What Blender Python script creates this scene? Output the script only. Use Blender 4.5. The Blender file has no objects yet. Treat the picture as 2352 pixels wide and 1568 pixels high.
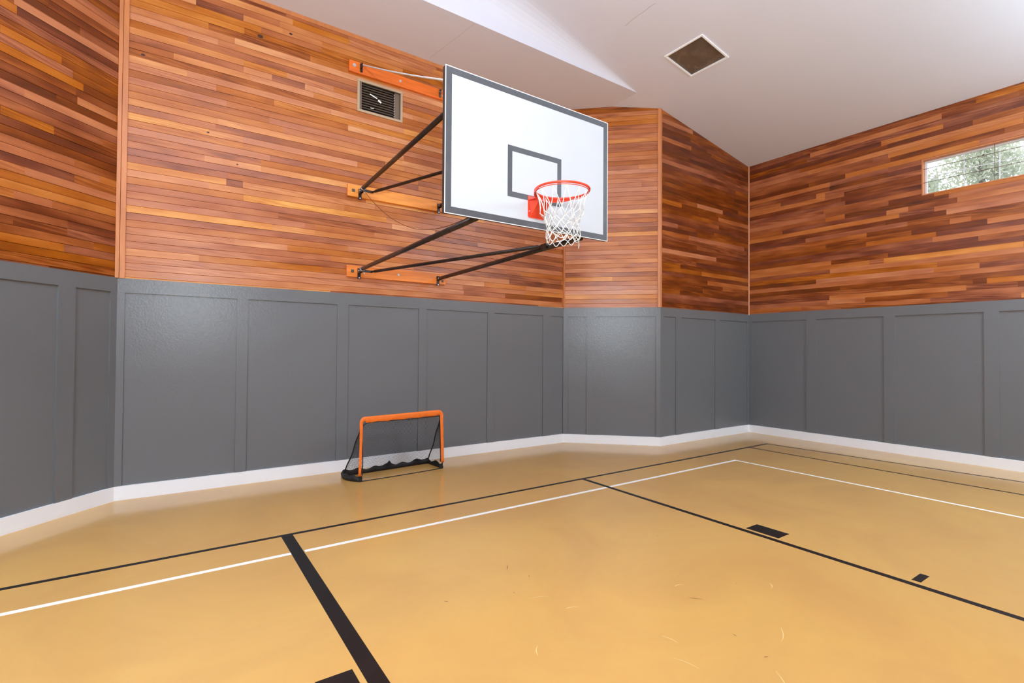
import bpy, bmesh, math, random
from mathutils import Vector, Matrix, noise
random.seed(7)
SC = bpy.context.scene
COL = SC.collection

# light and tone settings used below
BOUNCE = 355; BOUNCE2 = 200; DIRECT = 30; FILLUP = 410; FILLDOWN = 250     # watts
BT, BO = .62, .19                          # spread and offset of the board tones

# ---------------------------------------------------------------- camera, world, lights, exposure
FPX = 1148.07; YAW = 0.60165; PITCHA = 0.01524; ROLL = 0.00649; CAMZ = 1.686
def cam_axes():
    f = Vector((math.sin(YAW)*math.cos(PITCHA), math.cos(YAW)*math.cos(PITCHA), math.sin(PITCHA)))
    r = Vector((math.cos(YAW), -math.sin(YAW), 0)); u = r.cross(f)
    c, s = math.cos(ROLL), math.sin(ROLL)
    return f, c*r+s*u, -s*r+c*u
cd = bpy.data.cameras.new('camera'); cam = bpy.data.objects.new('camera', cd); COL.objects.link(cam)
F, R, U = cam_axes()
cam.matrix_world = Matrix(((R.x, U.x, -F.x, 0), (R.y, U.y, -F.y, 0), (R.z, U.z, -F.z, CAMZ), (0, 0, 0, 1)))
cd.sensor_width = 36; cd.lens = FPX*36/2352; cd.clip_start = 0.05; cd.clip_end = 200
SC.camera = cam
SC.view_settings.view_transform = 'Standard'; SC.view_settings.look = 'None'
SC.view_settings.gamma = 1; SC.view_settings.exposure = 0.02; SC.view_settings.use_curve_mapping = False

w = bpy.data.worlds.new('world'); SC.world = w; w.use_nodes = True
bg = w.node_tree.nodes['Background']; bg.inputs[0].default_value = (0.93, 0.97, 1.0, 1); bg.inputs[1].default_value = 2.2

def area(name, loc, direction, size, energy, color=(1, 1, 1), spread=math.pi):
    l = bpy.data.lights.new(name, 'AREA'); l.shape = 'DISK'; l.size = size; l.energy = energy; l.color = color; l.spread = spread
    o = bpy.data.objects.new(name, l); COL.objects.link(o); o.location = loc
    o.rotation_euler = Vector(direction).to_track_quat('-Z', 'Y').to_euler(); return o
# the photographer's flash: two heads bounced off the ceiling and one softened head, all on a stand by the camera
area('bounced_flash', (0.3, -0.5, 2.75), (0.36, 0.44, 1), 0.6, BOUNCE, (0.78, 0.92, 1.0), math.radians(164))
area('ceiling_flash', (0.3, -0.5, 2.75), (0.1, 0.3, 1), 0.5, BOUNCE2, (0.78, 0.92, 1.0), math.radians(80))
area('soft_flash', (0.36, -0.35, 2.50), (0.50, 0.8, 0.06), 0.42, DIRECT, (0.86, 0.94, 1.0))
# added unseen fill lights at both sides, shining up and down to brighten the hall
for lx, ly in ((-3.2, 1.5), (8.2, -1.6)):
    area('fill_uplight', (lx, ly, 4.3), (0, 0, 1), 0.7, FILLUP, (0.62, 0.88, 1.0))
    area('fill_downlight', (lx, ly, 5.3), (0, 0, -1), 0.7, FILLDOWN, (0.72, 0.90, 1.0))

# ---------------------------------------------------------------- helpers
def prop(o, label=None, cat=None, group=None, kind=None):
    if label: o['label'] = label
    if cat: o['category'] = cat
    if group: o['group'] = group
    if kind: o['kind'] = kind
    return o
def empty(name, loc, label, cat, group=None):
    o = bpy.data.objects.new(name, None); o.empty_display_size = 0.1; COL.objects.link(o); o.location = loc
    return prop(o, label, cat, group)
def obj(name, bm, mat, parent=None, smooth=False, label=None, kind=None):
    me = bpy.data.meshes.new(name)
    bm.normal_update()
    if smooth:
        for f in bm.faces: f.smooth = True
    bm.to_mesh(me); bm.free()
    o = bpy.data.objects.new(name, me); COL.objects.link(o)
    if mat: me.materials.append(mat)
    if parent:
        o.parent = parent
        p = parent; off = Vector((0, 0, 0))
        while p: off += p.location; p = p.parent
        for v in me.vertices: v.co -= off     # meshes are given in world coordinates
    return prop(o, label, None, None, kind)
def box(bm, x0, x1, y0, y1, z0, z1, bevel=0):
    m = Matrix.Translation(((x0+x1)/2, (y0+y1)/2, (z0+z1)/2)) @ Matrix.Diagonal((abs(x1-x0), abs(y1-y0), abs(z1-z0), 1))
    r = bmesh.ops.create_cube(bm, size=1, matrix=m)
    if bevel:
        es = list({e for v in r['verts'] for e in v.link_edges})
        bmesh.ops.bevel(bm, geom=es, offset=bevel, segments=2, affect='EDGES', profile=0.5)
def boxm(bm, mat4, sx, sy, sz, bevel=0):
    r = bmesh.ops.create_cube(bm, size=1, matrix=mat4 @ Matrix.Diagonal((sx, sy, sz, 1)))
    if bevel:
        es = list({e for v in r['verts'] for e in v.link_edges})
        bmesh.ops.bevel(bm, geom=es, offset=bevel, segments=2, affect='EDGES', profile=0.5)
def tube(bm, pts, rad, seg=8, closed=False, caps=True):
    pts = [Vector(p) for p in pts]; n = len(pts)
    rads = rad if isinstance(rad, (list, tuple)) else [rad]*n
    rings = []; up = None
    for i, p in enumerate(pts):
        a = pts[i-1] if (i > 0 or closed) else p; b = pts[(i+1) % n] if (i < n-1 or closed) else p
        t = (b-a)
        t = t.normalized() if t.length > 1e-9 else Vector((0, 0, 1))
        if up is None: up = Vector((0, 0, 1)) if abs(t.z) < .9 else Vector((1, 0, 0))
        s = t.cross(up)
        if s.length < 1e-6: s = t.orthogonal()
        s.normalize(); up = s.cross(t).normalized()
        rings.append([bm.verts.new(p + rads[i]*(math.cos(2*math.pi*k/seg)*s + math.sin(2*math.pi*k/seg)*up)) for k in range(seg)])
    m = n if closed else n-1
    for i in range(m):
        A, B = rings[i], rings[(i+1) % n]
        for k in range(seg): bm.faces.new((A[k], A[(k+1) % seg], B[(k+1) % seg], B[k]))
    if caps and not closed:
        bm.faces.new(list(reversed(rings[0]))); bm.faces.new(rings[-1])
def cyl(bm, a, b, r, seg=16): tube(bm, [a, b], r, seg)
def quad(bm, *ps):
    return bm.faces.new([bm.verts.new(p) for p in ps])
def sheet(bm, pts2, f, t0, t1):
    """polygon pts2 extruded between depths t0 and t1; f(u,v,t)->point"""
    A = [bm.verts.new(f(u, v, t0)) for u, v in pts2]; B = [bm.verts.new(f(u, v, t1)) for u, v in pts2]
    n = len(pts2); bm.faces.new(A); bm.faces.new(list(reversed(B)))
    for i in range(n): bm.faces.new((A[i], B[i], B[(i+1) % n], A[(i+1) % n]))
    bmesh.ops.recalc_face_normals(bm, faces=bm.faces[:])

# ---------------------------------------------------------------- materials
def mat(name, color, rough=.5, metal=0, spec=.5, bump=None, vary=None, coat=0, alpha=None):
    m = bpy.data.materials.new(name); m.use_nodes = True; nt = m.node_tree; b = nt.nodes['Principled BSDF']
    b.inputs['Base Color'].default_value = (*color, 1); b.inputs['Roughness'].default_value = rough
    b.inputs['Metallic'].default_value = metal; b.inputs['Specular IOR Level'].default_value = spec
    b.inputs['Coat Weight'].default_value = coat; b.inputs['Coat Roughness'].default_value = .1
    tc = nt.nodes.new('ShaderNodeTexCoord')
    if vary:   # (scale, amount, stretch)
        mp = nt.nodes.new('ShaderNodeMapping'); mp.inputs['Scale'].default_value = vary[2] if len(vary) > 2 else (1, 1, 1)
        nz = nt.nodes.new('ShaderNodeTexNoise'); nz.inputs['Scale'].default_value = vary[0]; nz.inputs['Detail'].default_value = 5
        nt.links.new(tc.outputs['Object'], mp.inputs[0]); nt.links.new(mp.outputs[0], nz.inputs['Vector'])
        rp = nt.nodes.new('ShaderNodeMapRange'); rp.inputs['From Min'].default_value = .3; rp.inputs['From Max'].default_value = .7
        rp.inputs['To Min'].default_value = 1-vary[1]; rp.inputs['To Max'].default_value = 1+vary[1]
        nt.links.new(nz.outputs['Fac'], rp.inputs['Value'])
        mx = nt.nodes.new('ShaderNodeVectorMath'); mx.operation = 'SCALE'; mx.inputs[0].default_value = color
        nt.links.new(rp.outputs[0], mx.inputs['Scale']); nt.links.new(mx.outputs[0], b.inputs['Base Color'])
    if bump:   # (scale, strength, distance, stretch)
        mp = nt.nodes.new('ShaderNodeMapping'); mp.inputs['Scale'].default_value = bump[3] if len(bump) > 3 else (1, 1, 1)
        nz = nt.nodes.new('ShaderNodeTexNoise'); nz.inputs['Scale'].default_value = bump[0]; nz.inputs['Detail'].default_value = 4
        nt.links.new(tc.outputs['Object'], mp.inputs[0]); nt.links.new(mp.outputs[0], nz.inputs['Vector'])
        bp = nt.nodes.new('ShaderNodeBump'); bp.inputs['Strength'].default_value = bump[1]; bp.inputs['Distance'].default_value = bump[2]
        nt.links.new(nz.outputs['Fac'], bp.inputs['Height']); nt.links.new(bp.outputs[0], b.inputs['Normal'])
    return m
def srgb(r, g, b):
    return tuple(((c/255)/12.92 if c/255 <= .04045 else ((c/255+.055)/1.055)**2.4) for c in (r, g, b))

def wood_material():
    m = bpy.data.materials.new('cedar_boards'); m.use_nodes = True; nt = m.node_tree; N = nt.nodes; L = nt.links
    b = N['Principled BSDF']
    at = N.new('ShaderNodeAttribute'); at.attribute_name = 'tone'
    sp = N.new('ShaderNodeSeparateColor'); L.new(at.outputs['Color'], sp.inputs[0])
    uv = N.new('ShaderNodeUVMap'); uv.uv_map = 'board'
    # long soft streaks
    mp = N.new('ShaderNodeMapping'); mp.inputs['Scale'].default_value = (0.55, 16, 1); L.new(uv.outputs[0], mp.inputs[0])
    n1 = N.new('ShaderNodeTexNoise'); n1.inputs['Scale'].default_value = 1.6; n1.inputs['Detail'].default_value = 4; n1.inputs['Distortion'].default_value = .6; L.new(mp.outputs[0], n1.inputs['Vector'])
    # fine fibres
    mp2 = N.new('ShaderNodeMapping'); mp2.inputs['Scale'].default_value = (3, 170, 1); L.new(uv.outputs[0], mp2.inputs[0])
    n2 = N.new('ShaderNodeTexNoise'); n2.inputs['Scale'].default_value = 1.5; n2.inputs['Detail'].default_value = 3; L.new(mp2.outputs[0], n2.inputs['Vector'])
    # blotches along the board
    mp3 = N.new('ShaderNodeMapping'); mp3.inputs['Scale'].default_value = (1.7, 7, 1); L.new(uv.outputs[0], mp3.inputs[0])
    n3 = N.new('ShaderNodeTexNoise'); n3.inputs['Scale'].default_value = 1; n3.inputs['Detail'].default_value = 2; L.new(mp3.outputs[0], n3.inputs['Vector'])
    # cathedral grain
    mp4 = N.new('ShaderNodeMapping'); mp4.inputs['Scale'].default_value = (.8, 13, 1); L.new(uv.outputs[0], mp4.inputs[0])
    wv = N.new('ShaderNodeTexWave'); wv.wave_type = 'BANDS'; wv.bands_direction = 'DIAGONAL'; wv.inputs['Scale'].default_value = 1.3; wv.inputs['Distortion'].default_value = 11; wv.inputs['Detail'].default_value = 2.5; wv.inputs['Detail Scale'].default_value = .8; L.new(mp4.outputs[0], wv.inputs['Vector'])
    def math_(op, a, b_, c=None):
        n = N.new('ShaderNodeMath'); n.operation = op
        for i, v in enumerate((a, b_, c)):
            if v is None: continue
            if isinstance(v, (int, float)): n.inputs[i].default_value = v
            else: L.new(v, n.inputs[i])
        return n.outputs[0]
    t = math_('MULTIPLY_ADD', n1.outputs['Fac'], .22, sp.outputs[0])
    t = math_('ADD', t, -.11)
    t = math_('MULTIPLY_ADD', n2.outputs['Fac'], .20, t); t = math_('ADD', t, -.10)
    t = math_('MULTIPLY_ADD', n3.outputs['Fac'], .55, t); t = math_('ADD', t, -.275)
    wsel = math_('GREATER_THAN', sp.outputs[1], .80)
    wamp = math_('MULTIPLY', wsel, .13)
    t = math_('MULTIPLY_ADD', wv.outputs['Fac'], wamp, t)
    t = math_('SUBTRACT', t, math_('MULTIPLY', wamp, .5))
    rp = N.new('ShaderNodeValToRGB'); L.new(t, rp.inputs[0]); e = rp.color_ramp.elements
    stops = RAMP
    e[0].position = stops[0][0]; e[0].color = (*srgb(*stops[0][1]), 1); e[1].position = stops[-1][0]; e[1].color = (*srgb(*stops[-1][1]), 1)
    for p_, c in stops[1:-1]:
        x = e.new(p_); x.color = (*srgb(*c), 1)
    # hue drift between rosy and golden boards
    hs = N.new('ShaderNodeHueSaturation'); L.new(rp.outputs[0], hs.inputs['Color'])
    hu = math_('MULTIPLY_ADD', sp.outputs[2], .008, .496); L.new(hu, hs.inputs['Hue'])
    L.new(math_('MULTIPLY_ADD', sp.outputs[2], .16, .94), hs.inputs['Saturation'])
    L.new(hs.outputs[0], b.inputs['Base Color'])
    L.new(math_('MULTIPLY_ADD', n3.outputs['Fac'], .16, .24), b.inputs['Roughness'])
    b.inputs['Specular IOR Level'].default_value = .5
    bp = N.new('ShaderNodeBump'); bp.inputs['Strength'].default_value = .35; bp.inputs['Distance'].default_value = .004
    hgt = math_('MULTIPLY_ADD', n2.outputs['Fac'], .15, math_('MULTIPLY', n3.outputs['Fac'], 1.6))
    L.new(hgt, bp.inputs['Height']); L.new(bp.outputs[0], b.inputs['Normal'])
    return m
RAMP = [(0.0, (66, 23, 2)), (.25, (122, 56, 16)), (.5, (182, 105, 56)), (.75, (212, 138, 82)), (1.0, (240, 178, 110))]
M_WOOD = wood_material()
M_TRIM = mat('corner_trim_wood', srgb(206, 130, 78), .35, vary=(3, .12, (6, 6, .8)))
M_TRIML = mat('light_trim_wood', srgb(214, 150, 110), .4, vary=(3, .08, (6, 6, .8)))
def grey_paint(name='grey_wall_paint'):
    m = mat(name, srgb(112, 114, 117), .30, spec=.5); nt = m.node_tree; N = nt.nodes; L = nt.links; b = N['Principled BSDF']
    tc = N['Texture Coordinate']
    nz = N.new('ShaderNodeTexNoise'); nz.inputs['Scale'].default_value = 26; nz.inputs['Detail'].default_value = 3; nz.inputs['Distortion'].default_value = 1.8; L.new(tc.outputs['Object'], nz.inputs['Vector'])
    vo = N.new('ShaderNodeTexVoronoi'); vo.inputs['Scale'].default_value = 34; L.new(tc.outputs['Object'], vo.inputs['Vector'])
    ad = N.new('ShaderNodeMath'); ad.operation = 'MULTIPLY_ADD'; ad.inputs[1].default_value = .35; L.new(vo.outputs['Distance'], ad.inputs[0]); L.new(nz.outputs['Fac'], ad.inputs[2])
    bp = N.new('ShaderNodeBump'); bp.inputs['Strength'].default_value = .22; bp.inputs['Distance'].default_value = .006
    L.new(ad.outputs[0], bp.inputs['Height']); L.new(bp.outputs[0], b.inputs['Normal'])
    return m
M_GREY = grey_paint()
M_BASE = mat('white_baseboard_paint', srgb(250, 251, 254), .35, bump=(60, .15, .002))
M_CEIL = mat('ceiling_plaster', srgb(224, 223, 236), .75, spec=.2, vary=(.9, .012), bump=(9, .12, .004))
M_WHITE = mat('white_painted_board', srgb(186, 186, 189), .5, vary=(2.5, .015))
M_STRIPE = mat('grey_black_board_stripe', srgb(72, 71, 74), .45, vary=(8, .10))
M_EDGE = mat('dark_board_edge', srgb(50, 44, 42), .5)
M_CREAM = mat('edge_highlight_white', srgb(225, 220, 215), .5)  # bright edge highlight of the backboard put into the colour
M_ORANGES = [mat('varnished_fir', srgb(*c), .38, vary=(2.5, .16, (1.2, 6, 14)), bump=(8, .1, .002, (1, 6, 14))) for c in ((232, 112, 34), (244, 152, 62), (228, 128, 50))]
M_ORANGE = mat('varnished_fir', srgb(216, 128, 48), .38, vary=(2.5, .16, (1.2, 6, 14)), bump=(8, .1, .002, (1, 6, 14)))
M_PIPE = mat('blackened_steel_pipe', srgb(52, 40, 36), .34, metal=.35, vary=(20, .35), bump=(40, .2, .002))
M_STEEL = mat('dull_steel', srgb(120, 112, 105), .35, metal=.9)
M_BOLT = mat('pale_galvanised_bolt', srgb(205, 205, 210), .35, metal=.3)
M_DARKBOLT = mat('dark_square_washer', srgb(96, 86, 78), .5, metal=.4)
M_RED = mat('orange_red_rim_enamel', srgb(226, 62, 34), .32, spec=.5)
M_NET = mat('white_net_cord', srgb(214, 211, 206), .7)
M_ROPE = mat('pale_braided_rope', srgb(222, 220, 222), .7, bump=(90, .4, .003))
M_CORD = mat('brown_cord', srgb(120, 70, 40), .6)
M_FAB = mat('orange_goal_fabric', srgb(250, 124, 38), .55, bump=(22, .4, .006), vary=(14, .06))
M_BLACK = mat('black_webbing', srgb(28, 27, 29), .6, bump=(60, .4, .003))
M_BLKNET = mat('black_fine_net', srgb(26, 26, 28), .7)
M_FRAME = mat('tan_vent_frame', srgb(196, 170, 140), .4, metal=.2)
M_SLAT = mat('dark_vent_slat', srgb(128, 110, 94), .28, metal=.3)
M_CHAIN = mat('pale_vent_chain', srgb(190, 180, 165), .4)
M_VINYL = mat('white_window_vinyl', srgb(228, 230, 234), .4)
M_WIRE = mat('steel_guard_rod', srgb(120, 108, 100), .35, metal=.6)
def line_mat(name, col, amt):
    return mat(name, col, .38, vary=(7, amt, (1, 1, 1)), spec=.45)
M_LBLACK = line_mat('black_line_paint', srgb(20, 18, 19), .3)
M_LBROWN = line_mat('dark_thin_line_paint', srgb(46, 28, 18), .2)
M_LWHITE = line_mat('white_line_paint', srgb(246, 243, 236), .03)
M_SCUFF = mat('pale_scuff', srgb(226, 184, 124), .4)
M_SCUFFD = mat('dark_scuff', srgb(120, 84, 50), .5)

def floor_material():
    m = bpy.data.materials.new('tan_sport_floor'); m.use_nodes = True; nt = m.node_tree; N = nt.nodes; L = nt.links; b = N['Principled BSDF']
    tc = N.new('ShaderNodeTexCoord')
    n1 = N.new('ShaderNodeTexNoise'); n1.inputs['Scale'].default_value = .8; n1.inputs['Detail'].default_value = 6; n1.inputs['Roughness'].default_value = .6; n1.inputs['Distortion'].default_value = .8; L.new(tc.outputs['Object'], n1.inputs['Vector'])
    rp = N.new('ShaderNodeValToRGB'); L.new(n1.outputs['Fac'], rp.inputs[0]); e = rp.color_ramp.elements
    e[0].position = .3; e[0].color = (*srgb(198, 149, 86), 1); e[1].position = .72; e[1].color = (*srgb(211, 163, 90), 1)
    n2 = N.new('ShaderNodeTexNoise'); n2.inputs['Scale'].default_value = 3.2; n2.inputs['Detail'].default_value = 5; L.new(tc.outputs['Object'], n2.inputs['Vector'])
    L.new(rp.outputs[0], b.inputs['Base Color'])
    mr = N.new('ShaderNodeMapRange'); mr.inputs['From Min'].default_value = .3; mr.inputs['From Max'].default_value = .7; mr.inputs['To Min'].default_value = .13; mr.inputs['To Max'].default_value = .18
    L.new(n2.outputs['Fac'], mr.inputs[0]); L.new(mr.outputs[0], b.inputs['Roughness'])
    b.inputs['Specular IOR Level'].default_value = .5
    return m
M_FLOOR = floor_material()

# boards read off the photograph: (row, start, end, tone) along each wall
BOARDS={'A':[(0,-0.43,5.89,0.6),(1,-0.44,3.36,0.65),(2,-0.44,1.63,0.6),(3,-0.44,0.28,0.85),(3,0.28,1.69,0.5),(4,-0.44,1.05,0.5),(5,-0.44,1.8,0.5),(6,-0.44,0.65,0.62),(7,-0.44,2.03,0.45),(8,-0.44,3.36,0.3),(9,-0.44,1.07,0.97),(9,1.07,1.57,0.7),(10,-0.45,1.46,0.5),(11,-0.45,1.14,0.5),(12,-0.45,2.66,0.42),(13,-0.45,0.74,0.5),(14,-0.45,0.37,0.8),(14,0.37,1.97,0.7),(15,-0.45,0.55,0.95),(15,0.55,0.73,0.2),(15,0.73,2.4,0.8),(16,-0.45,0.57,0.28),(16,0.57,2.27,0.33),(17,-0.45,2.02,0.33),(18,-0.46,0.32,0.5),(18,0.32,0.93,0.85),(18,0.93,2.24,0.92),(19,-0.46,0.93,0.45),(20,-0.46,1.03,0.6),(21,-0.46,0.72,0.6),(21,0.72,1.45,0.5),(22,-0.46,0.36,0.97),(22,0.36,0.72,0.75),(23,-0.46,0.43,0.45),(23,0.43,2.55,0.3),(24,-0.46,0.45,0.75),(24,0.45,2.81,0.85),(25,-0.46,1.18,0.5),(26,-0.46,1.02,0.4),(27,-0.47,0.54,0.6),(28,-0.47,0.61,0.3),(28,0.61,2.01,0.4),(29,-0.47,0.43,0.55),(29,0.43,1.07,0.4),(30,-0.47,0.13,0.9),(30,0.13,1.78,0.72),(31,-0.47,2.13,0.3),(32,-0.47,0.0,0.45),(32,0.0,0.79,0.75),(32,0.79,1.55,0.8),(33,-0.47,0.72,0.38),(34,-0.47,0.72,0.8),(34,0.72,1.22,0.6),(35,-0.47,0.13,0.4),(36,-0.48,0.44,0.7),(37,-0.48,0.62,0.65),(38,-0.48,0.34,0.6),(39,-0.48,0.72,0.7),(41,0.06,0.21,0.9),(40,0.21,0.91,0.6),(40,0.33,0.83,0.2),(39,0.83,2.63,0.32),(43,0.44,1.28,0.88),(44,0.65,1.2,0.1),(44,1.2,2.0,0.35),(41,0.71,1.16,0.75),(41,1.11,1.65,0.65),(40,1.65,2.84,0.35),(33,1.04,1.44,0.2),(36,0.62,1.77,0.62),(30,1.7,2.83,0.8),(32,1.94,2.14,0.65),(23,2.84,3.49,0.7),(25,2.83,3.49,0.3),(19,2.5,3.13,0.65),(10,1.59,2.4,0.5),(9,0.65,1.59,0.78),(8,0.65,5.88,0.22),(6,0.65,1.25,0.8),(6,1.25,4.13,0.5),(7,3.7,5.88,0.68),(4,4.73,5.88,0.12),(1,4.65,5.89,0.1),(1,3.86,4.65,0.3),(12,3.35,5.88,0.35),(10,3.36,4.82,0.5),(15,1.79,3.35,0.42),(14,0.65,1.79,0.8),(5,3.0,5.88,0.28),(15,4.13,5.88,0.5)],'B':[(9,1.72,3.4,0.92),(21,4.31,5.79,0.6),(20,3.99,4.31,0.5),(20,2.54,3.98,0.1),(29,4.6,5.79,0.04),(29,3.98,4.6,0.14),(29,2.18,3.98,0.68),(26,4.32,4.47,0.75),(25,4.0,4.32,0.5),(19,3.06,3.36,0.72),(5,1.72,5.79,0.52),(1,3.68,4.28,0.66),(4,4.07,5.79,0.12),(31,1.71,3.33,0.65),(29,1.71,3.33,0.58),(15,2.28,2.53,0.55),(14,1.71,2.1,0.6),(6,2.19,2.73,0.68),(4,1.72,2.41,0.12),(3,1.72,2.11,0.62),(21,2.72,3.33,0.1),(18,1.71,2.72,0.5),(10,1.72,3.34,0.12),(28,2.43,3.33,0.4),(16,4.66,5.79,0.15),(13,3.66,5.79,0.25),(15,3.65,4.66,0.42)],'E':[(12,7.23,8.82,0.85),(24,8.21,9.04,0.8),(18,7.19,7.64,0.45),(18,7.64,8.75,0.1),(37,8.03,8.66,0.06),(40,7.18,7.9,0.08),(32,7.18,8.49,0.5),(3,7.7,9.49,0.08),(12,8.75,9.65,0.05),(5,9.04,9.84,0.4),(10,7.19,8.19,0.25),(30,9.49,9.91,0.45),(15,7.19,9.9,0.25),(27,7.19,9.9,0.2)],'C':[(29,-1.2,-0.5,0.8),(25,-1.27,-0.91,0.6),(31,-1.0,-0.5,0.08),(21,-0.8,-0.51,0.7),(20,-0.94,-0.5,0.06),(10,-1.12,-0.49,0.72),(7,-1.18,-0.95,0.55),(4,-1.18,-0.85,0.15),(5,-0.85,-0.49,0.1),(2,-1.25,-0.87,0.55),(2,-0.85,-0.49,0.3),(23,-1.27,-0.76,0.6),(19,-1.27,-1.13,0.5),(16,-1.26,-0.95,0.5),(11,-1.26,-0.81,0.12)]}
DBOARDS=[(43,-0.05,1.71,0.6),(41,-0.05,1.71,0.5),(40,-0.05,1.71,0.35),(38,-0.05,1.71,0.6),(37,-0.05,1.71,0.78),(36,-0.04,1.71,0.35),(35,-0.04,1.71,0.33),(34,-0.04,1.71,0.5),(33,-0.04,1.71,0.6),(32,-0.04,1.71,0.33),(31,-0.04,1.33,0.4),(31,1.33,1.71,0.68),(30,-0.04,1.71,0.68),(29,-0.04,1.71,0.5),(28,-0.04,1.71,0.5),(27,-0.04,1.38,0.65),(27,1.38,1.71,0.4),(26,-0.04,1.71,0.6),(25,-0.04,1.71,0.4),(25,-0.04,1.71,0.62),(24,-0.04,1.72,0.5),(23,-0.04,1.72,0.65),(22,-0.04,1.72,0.4),(21,-0.04,1.72,0.97),(20,-0.04,1.72,0.35),(19,-0.04,1.72,0.28),(18,-0.04,1.72,0.4),(17,-0.04,1.72,0.28),(16,-0.04,1.72,0.97),(15,-0.04,1.72,0.38),(14,-0.04,0.98,0.7),(14,0.98,1.72,0.42),(13,-0.04,1.72,0.5),(12,-0.03,1.72,0.7),(11,-0.03,1.72,0.55),(10,-0.03,1.72,0.8),(9,-0.03,1.17,0.6),(9,1.17,1.72,0.42),(8,-0.03,1.72,0.7),(7,-0.03,1.72,0.28),(6,-0.03,0.87,0.95),(6,0.87,1.72,0.5),(5,-0.03,1.18,0.28),(5,1.18,1.72,0.55),(4,-0.03,1.72,0.6),(3,-0.03,1.72,0.7),(2,-0.03,1.72,0.8),(1,-0.03,1.72,0.45),(0,-0.03,1.72,0.5)]
KNOTS=[(0.901, 5.623, 0.022), (-0.284, 4.982, 0.014), (0.354, 4.261, 0.01), (1.258, 5.783, 0.014), (0.666, 3.941, 0.008)]

# ---------------------------------------------------------------- room shell
YA = 6.985; X0 = -0.4786; X1 = 5.9316; X2 = 7.1518; YE = 5.794; XB = 9.960; XC = -1.6760; XL = -4.50; YF = -6.0
ZG = 2.44; HB = .153; ZS = 6.079; Z3 = 5.530; SL = .1605; XR = 2.73; PT = .0801
def zceil(x): return Z3 + SL*(XB-x) if x > XR else Z3 + SL*(XB-XR) - SL*(XR-x)

def add_boards(bm, fr, smax, z0, z1, zoff, known, holes, mean, spread, seed, gd=-.007, lens=(.8, 3.2)):
    """rows of tongue-and-groove boards; fr(s,z,d)->world with d pointing into the room"""
    rnd = random.Random(seed)
    cl = bm.loops.layers.float_color.new('tone'); ul = bm.loops.layers.uv.new('board')
    def face(ps, s_z, col, du, dv):
        f = bm.faces.new([bm.verts.new(fr(*p)) for p in ps])
        for l, (s, z) in zip(f.loops, s_z): l[cl] = col; l[ul].uv = (s+du, z+dv)
    def rect(a, b, c, d, dep0, dep1, col, du, dv, hs):
        for i, (ha, hb, hc, hd) in enumerate(hs):
            if a < hb and b > ha and c < hd and d > hc:
                rest = hs[i+1:]
                if a < ha: rect(a, ha, c, d, dep0, dep1, col, du, dv, rest)
                if b > hb: rect(hb, b, c, d, dep0, dep1, col, du, dv, rest)
                m0, m1 = max(a, ha), min(b, hb)
                if c < hc: rect(m0, m1, c, hc, dep0, dep1, col, du, dv, rest)
                if d > hd: rect(m0, m1, hd, d, dep0, dep1, col, du, dv, rest)
                return
        face(((a, c, dep0), (b, c, dep0), (b, d, dep1), (a, d, dep1)), ((a, c), (b, c), (b, d), (a, d)), col, du, dv)
    k = int(math.floor((z0-zoff)/PT)) - 1
    while zoff + k*PT < z1:
        zb = zoff+k*PT; zt = zb+PT
        ev = sorted((e for e in known if e[0] == k), key=lambda e: e[1])
        segs = []; cur = 0.0
        def fill(a, b):
            while a < b-.02:
                ln = rnd.uniform(*lens)*rnd.choice((.6, 1, 1, 1.5)); e = min(b, a+ln)
                if b-e < .15: e = b
                t = min(1, max(0, rnd.gauss(mean, spread)))
                if rnd.random() < .10: t = min(1, mean+.38)
                segs.append((a, e, t)); a = e
        for (_, a, b, t) in ev:
            a = max(a, cur); b = min(b, smax)
            if b-a < .03: continue
            if a-cur < .12: a = cur
            fill(cur, a); segs.append((a, b, t)); cur = b
        fill(cur, smax)
        for a, b, t in segs:
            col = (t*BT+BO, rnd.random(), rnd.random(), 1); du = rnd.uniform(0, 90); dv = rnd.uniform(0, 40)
            tl = rnd.uniform(-.0008, .0008)
            g = .0028; lo = max(zb, z0)
            hs = list(holes)
            if zb+g > z0: rect(a, b, max(zb+g, z0), zt-g, tl, -tl, col, du, dv, hs)
            elif zt-g > z0: rect(a, b, z0, zt-g, tl, -tl, col, du, dv, hs)
            rect(a, b, zt-g, zt, -tl, gd, col, du, dv, hs)
            rect(a, b, zt, zt+g, gd, 0, col, du, dv, hs)
        k += 1

def clip_under(bm, co, no):
    bmesh.ops.bisect_plane(bm, geom=bm.verts[:]+bm.edges[:]+bm.faces[:], plane_co=co, plane_no=no, clear_outer=True)

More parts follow.
